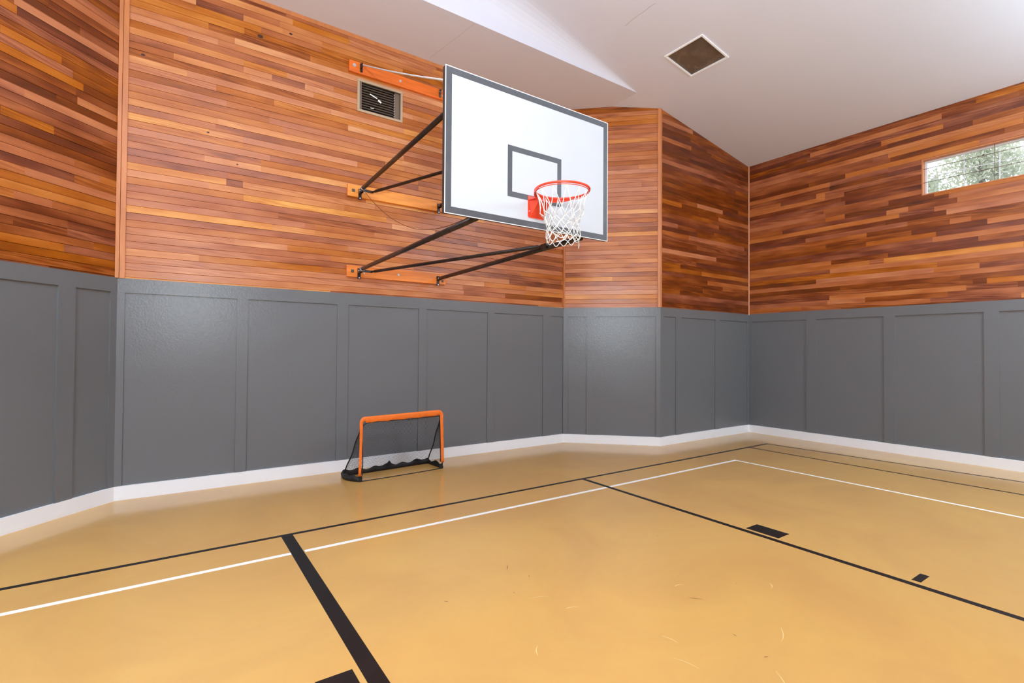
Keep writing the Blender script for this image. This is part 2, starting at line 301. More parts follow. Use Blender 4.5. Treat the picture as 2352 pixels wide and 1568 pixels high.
def wall(name, P0, P1, zoff, known, holes, mean, spread, seed, clips, stiles, ztop, baseside, convex=(0, 0)):
    P0 = Vector((*P0, 0)); P1 = Vector((*P1, 0)); D = (P1-P0); smax = D.length; D.normalize()
    n = Vector((D.y, -D.x, 0))          # walls are listed clockwise seen from above: room on the right
    fr = lambda s, z, d: P0 + D*s + n*d + Vector((0, 0, z))
    bm = bmesh.new()
    # backing wall 14 cm thick with its openings
    def rects(a, b, c, d, hs):
        for i, (ha, hb, hc, hd) in enumerate(hs):
            if a < hb and b > ha and c < hd and d > hc:
                r = []
                rest = hs[i+1:]
                if a < ha: r += rects(a, ha, c, d, rest)
                if b > hb: r += rects(hb, b, c, d, rest)
                m0, m1 = max(a, ha), min(b, hb)
                if c < hc: r += rects(m0, m1, c, hc, rest)
                if d > hd: r += rects(m0, m1, hd, d, rest)
                return r
        return [(a, b, c, d)]
    # layers run on behind the neighbouring wall at inner corners and mitre at outer ones
    e0 = lambda d: max(0, d)*.414 if convex[0] else .03
    e1 = lambda d: max(0, d)*.414 if convex[1] else .03
    for a, b, c, d in rects(0 if convex[0] else -.06, smax if convex[1] else smax+.06, 0, ztop, list(holes)):
        vs = [bm.verts.new(fr(s, z, dd)) for dd in (-.03, -.14) for s, z in ((a, c), (b, c), (b, d), (a, d))]
        bm.faces.new(vs[:4]); bm.faces.new(vs[4:][::-1])
        for i in range(4): bm.faces.new((vs[i], vs[(i+1) % 4], vs[4+(i+1) % 4], vs[4+i]))
    for co, no in clips: clip_under(bm, co, no)
    W = obj(name, bm, M_GREY); prop(W, kind='structure')
    bm = bmesh.new()
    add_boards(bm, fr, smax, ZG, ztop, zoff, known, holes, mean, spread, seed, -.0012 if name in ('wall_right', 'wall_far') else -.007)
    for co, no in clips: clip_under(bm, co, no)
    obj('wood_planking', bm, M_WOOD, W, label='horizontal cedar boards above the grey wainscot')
    bm = bmesh.new()
    q = lambda s0, s1, z0, z1, d: sheet(bm, ((s0, z0), (s1, z0), (s1, z1), (s0, z1)), fr, -.03, d)
    q(-e0(-.006), smax+e1(-.006), 0, 2.30, -.006)
    obj('wainscot_panel', bm, M_GREY, W, label='flat painted grey board')
    bm = bmesh.new()
    q(-e0(.008)*(1 if convex[0] else 0), smax+e1(.008)*(1 if convex[1] else 0), 2.283, ZG+.002, .010)
    for a, b in stiles: q(-e0(.0095) if a <= 0 and convex[0] else max(a, 0), smax+e1(.0095) if b >= smax and convex[1] else min(b, smax), HB, 2.283, .0095)
    obj('wainscot_frame', bm, M_GREY, W, label='grey painted rail and upright battens')
    bm = bmesh.new()
    a, b = (-e0(.018) if convex[0] else 0), (smax+e1(.018) if convex[1] else smax)
    sheet(bm, ((a, 0), (b, 0), (b, HB), (a, HB)), fr, -.03, .018)
    b_ = obj('baseboard_'+baseside, bm, M_BASE); prop(b_, kind='structure')
    return W, fr
up = Vector((0, 0, 1))
clip_s = [(Vector((XB, 0, Z3)), Vector((SL, 0, 1)).normalized())]
clip_flat = [(Vector((0, 0, ZS)), up)]
clip_l = [(Vector((XL, 0, Z3)), Vector((-SL, 0, 1)).normalized())]
kA = [(k, a-X0, b-X0, min(1, t*.92+.11)) for k, a, b, t in BOARDS['A']]
VX0, VX1, VZ0, VZ1 = 2.130, 2.800, 5.012, 5.473
wall('wall_back', (X0, YA), (X1, YA), 2.459, kA, [(VX0+.03-X0, VX1-.03-X0, VZ0+.03, VZ1-.03)], .58, .16, 11, clip_flat,
     [(0, .07), (.687-X0, .807-X0), (1.894-X0, 2.042-X0), (3.093-X0, 3.221-X0), (4.307-X0, 4.434-X0), (5.457-X0, 5.625-X0)], 6.2, 'back')
wall('wall_back_right', (X1, YA), (X2, YE), 2.436, [(k, a, b, t*.85+.14) for k, a, b, t in DBOARDS], [], .58, .17, 12, clip_flat+clip_s, [(0, .085), (.425, .58), (1.635, 1.72)], 6.2, 'back_right', (0, 1))
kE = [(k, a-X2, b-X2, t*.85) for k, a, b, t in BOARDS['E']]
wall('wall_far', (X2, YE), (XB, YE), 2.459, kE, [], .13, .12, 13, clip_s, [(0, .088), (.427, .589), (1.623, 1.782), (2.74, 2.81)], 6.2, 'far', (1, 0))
WY0, WY1, WZ0, WZ1 = 1.05, 2.877, 4.195, 4.775
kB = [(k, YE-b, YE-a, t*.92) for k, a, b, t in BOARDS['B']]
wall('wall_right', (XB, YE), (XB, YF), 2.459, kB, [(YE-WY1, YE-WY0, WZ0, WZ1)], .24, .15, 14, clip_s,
     [(0, .08), (YE-4.651, YE-4.473), (YE-3.404, YE-3.245), (YE-2.145, YE-1.98), (YE-.93, YE-.77), (6.1, 6.25), (7.3, 7.45), (8.5, 8.65), (9.75, 9.9), (11.0, 11.15)], 5.7, 'right')
CX, CY = XC, YA-(X0-XC)
kC = [(k, (a-XC)*1.4142, (b-XC)*1.4142, t*.9) for k, a, b, t in BOARDS['C']]
LC = (X0-XC)*1.4142
wall('wall_back_left', (XC, CY), (X0, YA), 2.459, kC, [], .28, .15, 15, clip_flat, [(0, .08), (LC-.603, LC-.44), (LC-.075, LC+.01)], 6.2, 'back_left', (1, 0))
wall('wall_near_left', (XL, CY), (XC, CY), 2.459, [], [], .4, .15, 16, clip_l, [(0, .1), (1.2, 1.35), (2.4, 2.55)], 6.6, 'near_left', (0, 1))
wall('wall_left', (XL, YF), (XL, CY), 2.459, [], [], .4, .15, 17, clip_l, [(1.2*i, 1.2*i+.15) for i in range(10)], 5.7, 'left')
wall('wall_front', (XB, YF), (XL, YF), 2.459, [], [], .4, .15, 18, clip_s+clip_l, [(1.2*i, 1.2*i+.15) for i in range(12)], 6.8, 'front')

# floor with its painted court lines
bm = bmesh.new(); box(bm, XL-.14, XB+.14, YF-.14, YA+.14, -.12, 0)
FL = obj('floor', bm, M_FLOOR); prop(FL, kind='structure')
def strip(name, x0, x1, y0, y1, m, z=.0010, label=None):
    bm = bmesh.new(); box(bm, x0, x1, y0, y1, -.002, z); return obj(name, bm, m, FL, label=label)
def qstrip(name, pts, m, z, label):
    bm = bmesh.new(); sheet(bm, pts, lambda u, v, t: Vector((u, v, t)), -.002, z); return obj(name, bm, m, FL, label=label)
strip('court_line', XL, 8.99, 4.850, 4.896, M_LBLACK, .0012, 'black line running along the back wall')
strip('court_line', XL, .862, 4.392, 4.438, M_LWHITE, .0010, 'short white line left of the wide black line')
strip('court_line', .955, 7.235, 4.385, 4.432, M_LWHITE, .0010, 'long white line from the wide black line to its corner')
strip('court_line', 7.19, 7.235, YF, 4.39, M_LWHITE, .0010, 'white line running toward the right wall side')
strip('court_line', 4.448, 4.504, YF, 4.855, M_LBLACK, .0015, 'black line crossing the court in the middle')
strip('court_line', .850, .945, -1.0, 4.856, M_LBLACK, .0015, 'wide black line at the left of the court')
strip('court_line', 8.345, 8.39, YF, 4.855, M_LBROWN, .0009, 'thin dark line nearest the white corner')
qstrip('court_line', ((8.945, 4.89), (8.99, 4.89), (9.21, 1.6), (9.445, -2.0), (9.40, -2.0), (9.165, 1.6)), M_LBROWN, .0009, 'thin dark line nearest the right wall')
strip('hash_mark', 4.545, 4.735, 2.365, 2.672, M_LBLACK, .0012, 'large black block beside the middle line')
strip('hash_mark', 4.555, 4.735, 1.335, 1.392, M_LBLACK, .0012, 'small black block beside the middle line')
strip('hash_mark', .630, .818, 2.30, 2.655, M_LBLACK, .0012, 'black block beside the wide line')
# scuffs and scratches in the floor coat
rnd = random.Random(5)
bm = bmesh.new()
SC_ = [((2.15, 2.50), (2.24, 2.46)), ((2.05, 2.73), (2.17, 2.68)), ((2.42, 1.95), (2.44, 1.84)), ((2.30, 1.78), (2.34, 1.62)), ((3.10, 1.60), (2.95, 1.52)), ((3.62, 1.95), (3.55, 1.90)), ((2.66, 1.40), (2.52, 1.26)), ((1.7, 2.2), (1.76, 2.28)), ((3.0, 2.3), (3.08, 2.28))]
for a, b in SC_:
    a = Vector((*a, 0)); b = Vector((*b, 0)); d = (b-a); nn = Vector((-d.y, d.x, 0)).normalized()
    ps = []; n_ = 8
    for i in range(n_+1):
        t = i/n_; c = a + d*t + nn*.012*math.sin(t*3.1); w_ = .0022*math.sin(math.pi*min(1, t+.05))+.0003
        ps.append((c+nn*w_, c-nn*w_))
    for i in range(n_):
        (p, q_), (r, s_) = ps[i], ps[i+1]
        quad(bm, *[v+Vector((0, 0, .0008)) for v in (p, r, s_, q_)])
bmesh.ops.recalc_face_normals(bm, faces=bm.faces[:])
obj('scuff_mark', bm, M_SCUFF, FL, label='pale hairline scratches in the floor coat', kind='stuff')
bm = bmesh.new()
for _ in range(46):
    x, y = rnd.uniform(.2, 7), rnd.uniform(1.2, 6.2); a = rnd.uniform(0, 6.28); ln = rnd.choice((.012, .015, .02, .05)); wd = .003
    d = Vector((math.cos(a), math.sin(a), 0))*ln; n_ = Vector((-math.sin(a), math.cos(a), 0))*wd; c = Vector((x, y, .0008))
    quad(bm, c-d, c-n_, c+d, c+n_)
bmesh.ops.recalc_face_normals(bm, faces=bm.faces[:])
obj('scuff_mark', bm, M_SCUFFD, FL, label='tiny dark specks and heel marks', kind='stuff')

# ceiling: sloped field, low soffit over the alcove, upright face between them
bm = bmesh.new()
XK = XB-(ZS-Z3)/SL      # where the slope meets the soffit height
XKL = 2*XR-XK
ov = .14
ze = lambda x: zceil(x)
# alcove soffit
quad(bm, *[(XKL-.3, YE, ZS), (XKL-.3, YA+ov, ZS), (XK, YA+ov, ZS), (XK, YE, ZS)])
# slope continuing over the far wall (right of the kink)
quad(bm, *[(XK, YE, ZS), (XK, YA+ov, ZS), (XB+ov, YA+ov, ze(XB+ov)), (XB+ov, YE, ze(XB+ov))])
quad(bm, *[(XKL, YE, ZS), (XKL, YA+ov, ZS), (XL-ov, YA+ov, ze(XL-ov)), (XL-ov, YE, ze(XL-ov))])
# main slopes, with an eased cove where they meet the upright face
def cove(x, n=8):
    z = ze(x); h = z-ZS
    r = min(.34, max(0, h*.9)); out = []
    for i in range(n+1):
        a = math.pi/2*i/n
        out.append(Vector((x, YE-r+r*math.sin(a), z-r+r*math.cos(a))))
    return out     # from the slope down to the upright face
xs = [XK - (XK-XR)*i/14 for i in range(15)]
prev = None
LT = (6.135, 6.790, 4.250, 4.905)     # lamp recess x0,x1,y0,y1
for x in xs+[2*XR-v for v in xs[::-1][1:]]:
    c = cove(x); cur = [bm.verts.new(p) for p in c]+[bm.verts.new((x, YE, ZS))]
    if prev:
        for i in range(len(cur)-1):
            try: bm.faces.new((prev[i], cur[i], cur[i+1], prev[i+1]))
            except ValueError: pass
    prev = cur
def field(xa, xb, ya, yb_fn, steps=1):
    # flat field from y=ya to the cove start, cut into strips so that it meets the cove
    for i in range(steps):
        x0, x1 = xa+(xb-xa)*i/steps, xa+(xb-xa)*(i+1)/steps
        quad(bm, (x0, ya, ze(x0)), (x1, ya, ze(x1)), (x1, yb_fn(x1), ze(x1)), (x0, yb_fn(x0), ze(x0)))
cy = lambda x: cove(x)[0].y if XKL < x < XK else YE
YM = 4.95
allx = sorted(set(xs+[2*XR-v for v in xs]))
for a, b in zip(allx[:-1], allx[1:]): field(a, b, YM, cy)
field(XK, XB+ov, YM, lambda x: YE); field(XL-ov, XKL, YM, lambda x: YE)
def fq(xa, xb, ya, yb): quad(bm, (xa, ya, ze(xa)), (xb, ya, ze(xb)), (xb, yb, ze(xb)), (xa, yb, ze(xa)))
fq(XL-ov, XR, YF-ov, YM); fq(XR, LT[0], YF-ov, YM); fq(LT[1], XB+ov, YF-ov, YM); fq(LT[0], LT[1], YF-ov, LT[2]); fq(LT[0], LT[1], LT[3], YM)
# outer roof skin keeps daylight out
quad(bm, (XL-.3, YF-.3, ze(XL-.3)+.5), (XR, YF-.3, ze(XR)+.5), (XR, YA+.3, ze(XR)+.5), (XL-.3, YA+.3, ze(XL-.3)+.5))
quad(bm, (XR, YF-.3, ze(XR)+.5), (XB+.3, YF-.3, ze(XB+.3)+.5), (XB+.3, YA+.3, ze(XB+.3)+.5), (XR, YA+.3, ze(XR)+.5))
bmesh.ops.remove_doubles(bm, verts=bm.verts[:], dist=.0004)
for f in bm.faces: f.smooth = True
me_ = bm
CE = obj('ceiling', bm, M_CEIL); prop(CE, kind='structure')
for p in CE.data.polygons: p.use_smooth = False
# hairline seams in the plaster
def seam(a, b, w_, flat):
    bm = bmesh.new(); a = Vector(a); b = Vector(b)
    zz = (lambda x: ZS) if flat else ze
    P = [Vector((a.x+(b.x-a.x)*t/6+random.uniform(-.01, .01), a.y+(b.y-a.y)*t/6, 0)) for t in range(7)]
    for p, q_ in zip(P[:-1], P[1:]):
        n_ = Vector((w_, 0, 0))
        quad(bm, *[Vector((v.x, v.y, zz(v.x)-.001)) for v in (p-n_, p+n_, q_+n_, q_-n_)])
    obj('plaster_seam', bm, mat('plaster_seam', srgb(205, 196, 198), .8), CE)
seam((3.35, YE+.02, 0), (3.2, YA-.1, 0), .003, True)
seam((5.26, 4.35, 0), (5.27, 4.9, 0), .006, False)

# a few knots in the boards of the back wall
MK = mat('knot_wood', srgb(70, 38, 22), .45)
WP = [o for o in bpy.data.objects['wall_back'].children if o.name.startswith('wood_planking')][0]
for kx, kz, kr in KNOTS:
    bm = bmesh.new(); n_ = 14
    A = [bm.verts.new((kx+kr*1.5*math.cos(2*math.pi*i/n_), YA-.0012, kz+kr*math.sin(2*math.pi*i/n_)*(1+.15*math.sin(3*i)))) for i in range(n_)]
    c = bm.verts.new((kx, YA-.0022, kz))
    for i in range(n_): bm.faces.new((A[i], A[(i+1) % n_], c))
    obj('knot', bm, MK, WP, label='small dark knot in a board')

# corner trims
def post(name, x, y, z0, z1, w_, m, ang=0, d=None):
    bm = bmesh.new(); boxm(bm, Matrix.Translation((x, y, (z0+z1)/2)) @ Matrix.Rotation(ang, 4, 'Z'), w_, d or w_, z1-z0, .003)
    o = obj(name, bm, m); return prop(o, kind='structure')
post('trim_1', X0+.043, YA-.004, ZG, ZS-.002, .050, M_TRIM, 0, .03)
post('trim_2', X0-.002, YA-.012, ZG, ZS-.002, .036, M_TRIM, 0)
post('trim_3', X1-.002, YA-.012, ZG, ZS-.002, .030, M_TRIM, 0)
post('trim_4', X2-.020, YE+.010, ZG, zceil(X2)-.006, .052, M_TRIM, -math.pi/4, .03)
post('trim_5', X2+.012, YE-.006, ZG, zceil(X2)-.008, .026, M_TRIM, 0)
post('trim_6', XB-.012, YE-.012, ZG-.02, Z3-.002, .026, M_TRIML, math.pi/4)
bm = bmesh.new(); sheet(bm, ((X0, ZS-.055), (X1, ZS-.055), (X1, ZS), (X0, ZS)), lambda u, v, t: Vector((u, YA-t, v)), -.02, .010)
prop(obj('trim_7', bm, M_TRIM), kind='structure')

# ---------------------------------------------------------------- window in the right wall
bm = bmesh.new()
wx = XB
for (y0, y1, z0, z1) in ((WY0, WY1, WZ1, WZ1+.0), ):
    pass
WN = empty('window_1', (wx, (WY0+WY1)/2, WZ0), None, None); prop(WN, kind='structure')
bm = bmesh.new(); t_ = .016
box(bm, wx-.006, wx+.135, WY0, WY1, WZ1-t_, WZ1); box(bm, wx-.006, wx+.135, WY0, WY1, WZ0, WZ0+t_)
box(bm, wx-.006, wx+.135, WY1-t_, WY1, WZ0+t_, WZ1-t_); box(bm, wx-.006, wx+.135, WY0, WY0+t_, WZ0+t_, WZ1-t_)
obj('window_casing', bm, M_TRIM, WN, label='cedar lining of the opening')
bm = bmesh.new(); fx0, fx1 = wx+.085, wx+.12; g = .03
a0, a1, c0, c1 = WY0+t_, WY1-t_, WZ0+t_, WZ1-t_
box(bm, fx0, fx1, a0, a1, c1-g, c1, .003); box(bm, fx0, fx1, a0, a1, c0, c0+g*.6, .003); box(bm, fx0, fx1, a0, a0+g, c0+g*.6, c1-g, .003); box(bm, fx0, fx1, a1-g, a1, c0+g*.6, c1-g, .003)
obj('window_frame', bm, M_VINYL, WN, label='white vinyl frame')
bm = bmesh.new()
for yy in (2.38, 1.98, 1.58): box(bm, fx0+.012, fx0+.02, yy-.006, yy+.006, c0, c1)
for zz in (4.50,): box(bm, fx0+.013, fx0+.019, a0, a1, zz-.006, zz+.006)
obj('muntin', bm, M_VINYL, WN, label='thin white glazing bars')
bm = bmesh.new(); box(bm, fx0+.022, fx0+.027, a0, a1, c0, c1)
mg = bpy.data.materials.new('window_glass'); mg.use_nodes = True; nt = mg.node_tree; nt.nodes.remove(nt.nodes['Principled BSDF'])
tr = nt.nodes.new('ShaderNodeBsdfTransparent'); gl = nt.nodes.new('ShaderNodeBsdfGlossy'); gl.inputs['Roughness'].default_value = .02; mxs = nt.nodes.new('ShaderNodeMixShader'); mxs.inputs[0].default_value = .07
nt.links.new(tr.outputs[0], mxs.inputs[1]); nt.links.new(gl.outputs[0], mxs.inputs[2]); nt.links.new(mxs.outputs[0], nt.nodes['Material Output'].inputs[0])
obj('glass_pane', bm, mg, WN)
for zz in (4.40, 4.62):
    bm = bmesh.new(); tube(bm, [(wx+.02, WY0+t_, zz), (wx+.02, WY1-t_, zz)], .0045, 8)
    obj('guard_rod', bm, M_WIRE, WN, label='thin steel rod across the opening')
for yy in (2.02, 1.40):
    bm = bmesh.new(); tube(bm, [(wx+.028, yy, WZ0+t_), (wx+.028, yy, WZ1-t_)], .004, 8)
    obj('guard_rod', bm, M_WIRE, WN, label='upright steel rod across the opening')

# ---------------------------------------------------------------- dark vent in the back wall
V = empty('wall_vent', ((VX0+VX1)/2, YA, VZ0), 'dark louvred wall vent in a tan metal frame below the top orange board', 'vent')
fy = YA-.018
bm = bmesh.new(); fw = .034
for a, b, c, d in ((VX0, VX1, VZ1-fw, VZ1), (VX0, VX1, VZ0, VZ0+fw), (VX0, VX0+fw, VZ0+fw, VZ1-fw), (VX1-fw, VX1, VZ0+fw, VZ1-fw)):
    box(bm, a, b, fy, YA+.004, c, d, .004)
obj('frame', bm, M_FRAME, V)
bm = bmesh.new()
i0, i1, j0, j1 = VX0+fw, VX1-fw, VZ0+fw, VZ1-fw
def openbox(bm, x0, x1, y0, y1, z0, z1, hole):
    box(bm, x0, x1, y0, y1, z0-.005, z0); box(bm, x0, x1, y0, y1, z1, z1+.005); box(bm, x0-.005, x0, y0, y1, z0, z1); box(bm, x1, x1+.005, y0, y1, z0, z1)
    a, b, c, d = hole
    for q_ in ((x0, a, z0, z1), (b, x1, z0, z1), (a, b, z0, c), (a, b, d, z1)): box(bm, q_[0], q_[1], y1, y1+.005, q_[2], q_[3])
openbox(bm, i0, i1, YA+.005, YA+.12, j0, j1, (i0+.20, i0+.25, j0+.12, j0+.14))
obj('housing', bm, M_EDGE, V, label='dark duct with a gap to the daylight outside')
ns = 11
for i in range(ns):
    z = j0 + (j1-j0)*(i+.5)/ns
    xa = i0+.03
    segs = [(xa, i1-.10)]
    for a, b in segs:
        bm = bmesh.new(); boxm(bm, Matrix.Translation(((a+b)/2, YA+.028, z)) @ Matrix.Rotation(math.radians(52), 4, 'X'), b-a, .034, .0022, 0)
        obj('louvre', bm, M_SLAT, V)
for a, b, c, d in ((i0, i0+.03, YA-.002, YA+.02), (i1-.08, i1, YA+.02, YA+.03)):
    bm = bmesh.new(); box(bm, a, b, c, d, j0, j1); obj('side_rail', bm, M_SLAT, V)
bm = bmesh.new()
for i in range(9): box(bm, i1-.098, i1-.089, YA-.004, YA+.006, j0+.02+i*.039, j0+.042+i*.039)
obj('pull_chain', bm, M_CHAIN, V, label='pale broken line of chain links')
ML = mat('daylight_white', (.95, .96, .92), .3)  # white pieces painted in place of daylight showing through the louvres
for a, b, ang, c, d in ((.205, .245, 18, .115, .016), (.295, .195, 32, .055, .028)):
    bm = bmesh.new(); boxm(bm, Matrix.Translation((i0+a, YA+.008, j0+b)) @ Matrix.Rotation(math.radians(ang), 4, 'Y'), c, .006, d, .004)
    obj('daylight_patch', bm, ML, V, label='bright white piece standing in for daylight between the louvres')

# ---------------------------------------------------------------- recessed ceiling lamp (off)
lx, ly = (LT[0]+LT[1])/2, (LT[2]+LT[3])/2; lz = ze(lx)
CL = empty('ceiling_lamp', (lx, ly, lz), 'square recessed ceiling lamp, unlit, brown diffuser in a white rim', 'lamp')
rot = Matrix.Translation((lx, ly, lz)) @ Matrix.Rotation(math.atan(SL), 4, 'Y')
hx, hy = (LT[1]-LT[0])/2*math.sqrt(1+SL*SL), (LT[3]-LT[2])/2
bm = bmesh.new(); r_ = .028
for cx_, cy_, sx_, sy_ in ((0, hy-r_/2, hx*2, r_), (0, -hy+r_/2, hx*2, r_), (hx-r_/2, 0, r_, 2*hy-2*r_), (-hx+r_/2, 0, r_, 2*hy-2*r_)):
    boxm(bm, rot @ Matrix.Translation((cx_, cy_, -.004)), sx_, sy_, .022, .003)
obj('frame', bm, M_BASE, CL, label='white rim')
bm = bmesh.new()
for cx_, cy_, sx_, sy_ in ((0, hy-.003, hx*2, .006), (0, -hy+.003, hx*2, .006), (hx-.003, 0, .006, 2*hy), (-hx+.003, 0, .006, 2*hy)):
    boxm(bm, rot @ Matrix.Translation((cx_, cy_, .075)), sx_, sy_, .13, 0)
boxm(bm, rot @ Matrix.Translation((0, 0, .14)), hx*2, hy*2, .006, 0)
obj('housing', bm, mat('lamp_housing', srgb(190, 170, 150), .5), CL)
md = mat('brown_diffuser', srgb(128, 108, 92), .3, vary=(5, .25)); md.node_tree.nodes['Principled BSDF'].inputs['Alpha'].default_value = .6
bm = bmesh.new(); boxm(bm, rot @ Matrix.Translation((0, 0, .008)), 2*(hx-r_), 2*(hy-r_), .004, 0)
obj('diffuser', bm, md, CL, label='smoky brown plastic diffuser')
bm = bmesh.new(); bmesh.ops.create_uvsphere(bm, u_segments=20, v_segments=12, radius=.055, matrix=rot @ Matrix.Translation((-.02, 0.02, .068)))
obj('bulb', bm, mat('bulb_glass', srgb(252, 240, 215), .3), CL, smooth=True, label='pale bulb showing through the diffuser')

# ---------------------------------------------------------------- basketball hoop on its wall frame
YB = 3.62; BX0, BX1, BZ0, BZ1 = 1.815, 3.650, 2.782, 3.990; BXC = (BX0+BX1)/2
H = empty('basketball_hoop', (BXC, YA, 2.68), 'wall-mounted basketball hoop with white rectangular backboard and white net', 'basketball hoop')
bd = .045
bm = bmesh.new(); box(bm, BX0+.0005, BX1-.0005, YB+.0042, YB+bd, BZ0+.006, BZ1-.006)
BB = obj('backboard', bm, M_EDGE, H, label='dark-edged plywood backboard')
bm = bmesh.new(); box(bm, BX0+.004, BX1-.004, YB+.0005, YB+.006, BZ0+.004, BZ1-.004)
obj('board_face', bm, M_WHITE, BB, label='white painted face')
def ring(bm, x0, x1, z0, z1, t, y0, y1, tb=None):
    tb = tb or t
    box(bm, x0, x1, y0, y1, z1-t, z1); box(bm, x0, x1, y0, y1, z0, z0+tb); box(bm, x0, x0+t, y0, y1, z0+tb, z1-t); box(bm, x1-t, x1, y0, y1, z0+tb, z1-t)
bm = bmesh.new(); ring(bm, BX0+.008, BX1-.008, BZ0+.008, BZ1-.008, .052, YB-.0008, YB+.002)
obj('border_stripe', bm, M_STRIPE, BB, label='dark grey stripe round the edge')
bm = bmesh.new(); ring(bm, 2.428, 3.038, 3.028, 3.482, .048, YB-.0008, YB+.002)
obj('target_square', bm, M_STRIPE, BB, label='dark grey shooting rectangle')
bm = bmesh.new(); ring(bm, BX0, BX1, BZ0, BZ1, .0045, YB-.001, YB+.004)
obj('edge_highlight', bm, M_CREAM, BB, label='pale edge line with the edge highlight painted in')
# rear frame
fy0 = YB+bd
LXs, RXs = 2.17, 3.38
bm = bmesh.new()
for x in (LXs, RXs): boxm(bm, Matrix.Translation((x, fy0+.03, (BZ0+BZ1)/2+.03)), .05, .05, BZ1-BZ0-.14, .004)
for z in (2.94, 3.86): boxm(bm, Matrix.Translation((BXC, fy0+.025, z)), BX1-BX0-.2, .045, .045, .004)
obj('rear_frame', bm, M_PIPE, H)
YW = YA-.045        # face of the mounting boards
ZU, ZL = 3.862, 2.752
struts = [((LXs, YW-.10, ZU+.02), (LXs, fy0+.05, 3.972)), ((RXs, YW-.08, ZU), (RXs, fy0+.05, 3.962)),
          ((LXs, YW-.10, ZL+.02), (LXs, fy0+.05, 2.815)), ((RXs, YW-.08, ZL), (RXs, fy0+.05, 2.800))]
diag = [((LXs+.14, YW-.13, ZU-.005), (RXs-.01, 4.25, 3.945)), ((LXs+.14, YW-.13, ZL-.005), (RXs-.03, 4.30, 2.812))]
for a, b in struts:
    bm = bmesh.new(); tube(bm, [a, b], .027, 14); obj('strut', bm, M_PIPE, H, True)
for a, b in diag:
    bm = bmesh.new(); A_ = Vector(a); B_ = Vector(b); d = (B_-A_).normalized()
    tube(bm, [A_, A_+d*.05, A_+d*.06, B_-d*.06, B_-d*.05, B_], [.014, .014, .021, .021, .014, .014], 12); obj('brace', bm, M_PIPE, H, True, label='diagonal cross brace')
# post under the board that the lower struts meet
for q in ((RXs-.02, 4.26, 2.80), (RXs-.01, 4.22, 3.94)):
    bm = bmesh.new(); boxm(bm, Matrix.Translation(q), .07, .10, .06, .006); obj('brace_clamp', bm, M_PIPE, H)
# brackets (hinges) on the mounting boards
for x, z, has in ((LXs, ZU, 1), (RXs, ZU, 0), (LXs, ZL, 1), (RXs, ZL, 0)):
    bm = bmesh.new()
    boxm(bm, Matrix.Translation((x-.0, YW-.006, z-.03)), .045, .012, .15, .004)
    for sx in (-.018, .018): boxm(bm, Matrix.Translation((x+sx, YW-.05, z)), .007, .09, .05, .002)
    if has:
        boxm(bm, Matrix.Translation((x+.07, YW-.125, z-.005)) @ Matrix.Rotation(.1, 4, 'Z'), .16, .02, .032, .003)
    br = obj('hinge_bracket', bm, M_PIPE, H)
    cs = [((x-.035, YW-.085, z+.0), (x+.035, YW-.085, z+.0), .008), ((x, YW-.02, z-.09), (x, YW, z-.09), .010)]
    if has: cs.append(((x+.03, YW-.13, z-.05), (x+.03, YW-.13, z+.03), .006))
    for a, b, c in cs:
        bm = bmesh.new(); cyl(bm, a, b, c, 10); obj('pivot_bolt', bm, M_BOLT, br)
    if has:
        bm = bmesh.new(); tube(bm, [(x+.03*math.cos(a), YW-.15+.012*math.sin(a), z+.018+.03*math.sin(a)) for a in [2*math.pi*i/16 for i in range(16)]], .0035, 6, closed=True)
        obj('pipe_clamp', bm, M_BOLT, br, label='pale ring round the strut')
# three varnished boards fixed to the wall
bl = []
for z0, z1, xb, lab in ((5.527, 5.685, 3.52, 'orange mounting board, topmost of three, above the vent'), (3.790, 3.955, 3.515, 'orange mounting board, middle one of three'), (2.672, 2.832, 3.518, 'orange mounting board, lowest of three')):
    bm = bmesh.new(); box(bm, 2.003, xb, YW, YA-.0005, z0, z1, .004)
    m_ = obj('mounting_board', bm, M_ORANGES[len(bl)], H, label=lab); bl.append(m_)
def bolt(parent, x, z, r, m, square=False):
    bm = bmesh.new()
    if square: boxm(bm, Matrix.Translation((x, YW-.004, z)), r*2, .008, r*2, .002); cyl(bm, (x, YW-.014, z), (x, YW-.008, z), r*.5, 6)
    else: cyl(bm, (x, YW-.004, z), (x, YW, z), r, 20); cyl(bm, (x, YW-.014, z), (x, YW-.004, z), r*.5, 6)
    obj('bolt', bm, m, parent)
bolt(bl[0], 2.075, 5.622, .024, M_BOLT); bolt(bl[0], 2.748, 5.606, .018, M_BOLT); bolt(bl[0], 3.445, 5.590, .018, M_BOLT)
bolt(bl[1], 2.080, 3.873, .020, M_DARKBOLT, True); bolt(bl[1], 3.46, 3.845, .018, M_DARKBOLT)
bolt(bl[2], 2.080, 2.752, .020, M_DARKBOLT, True); bolt(bl[2], 2.75, 2.757, .017, M_BOLT); bolt(bl[2], 3.46, 2.722, .016, M_DARKBOLT, True)
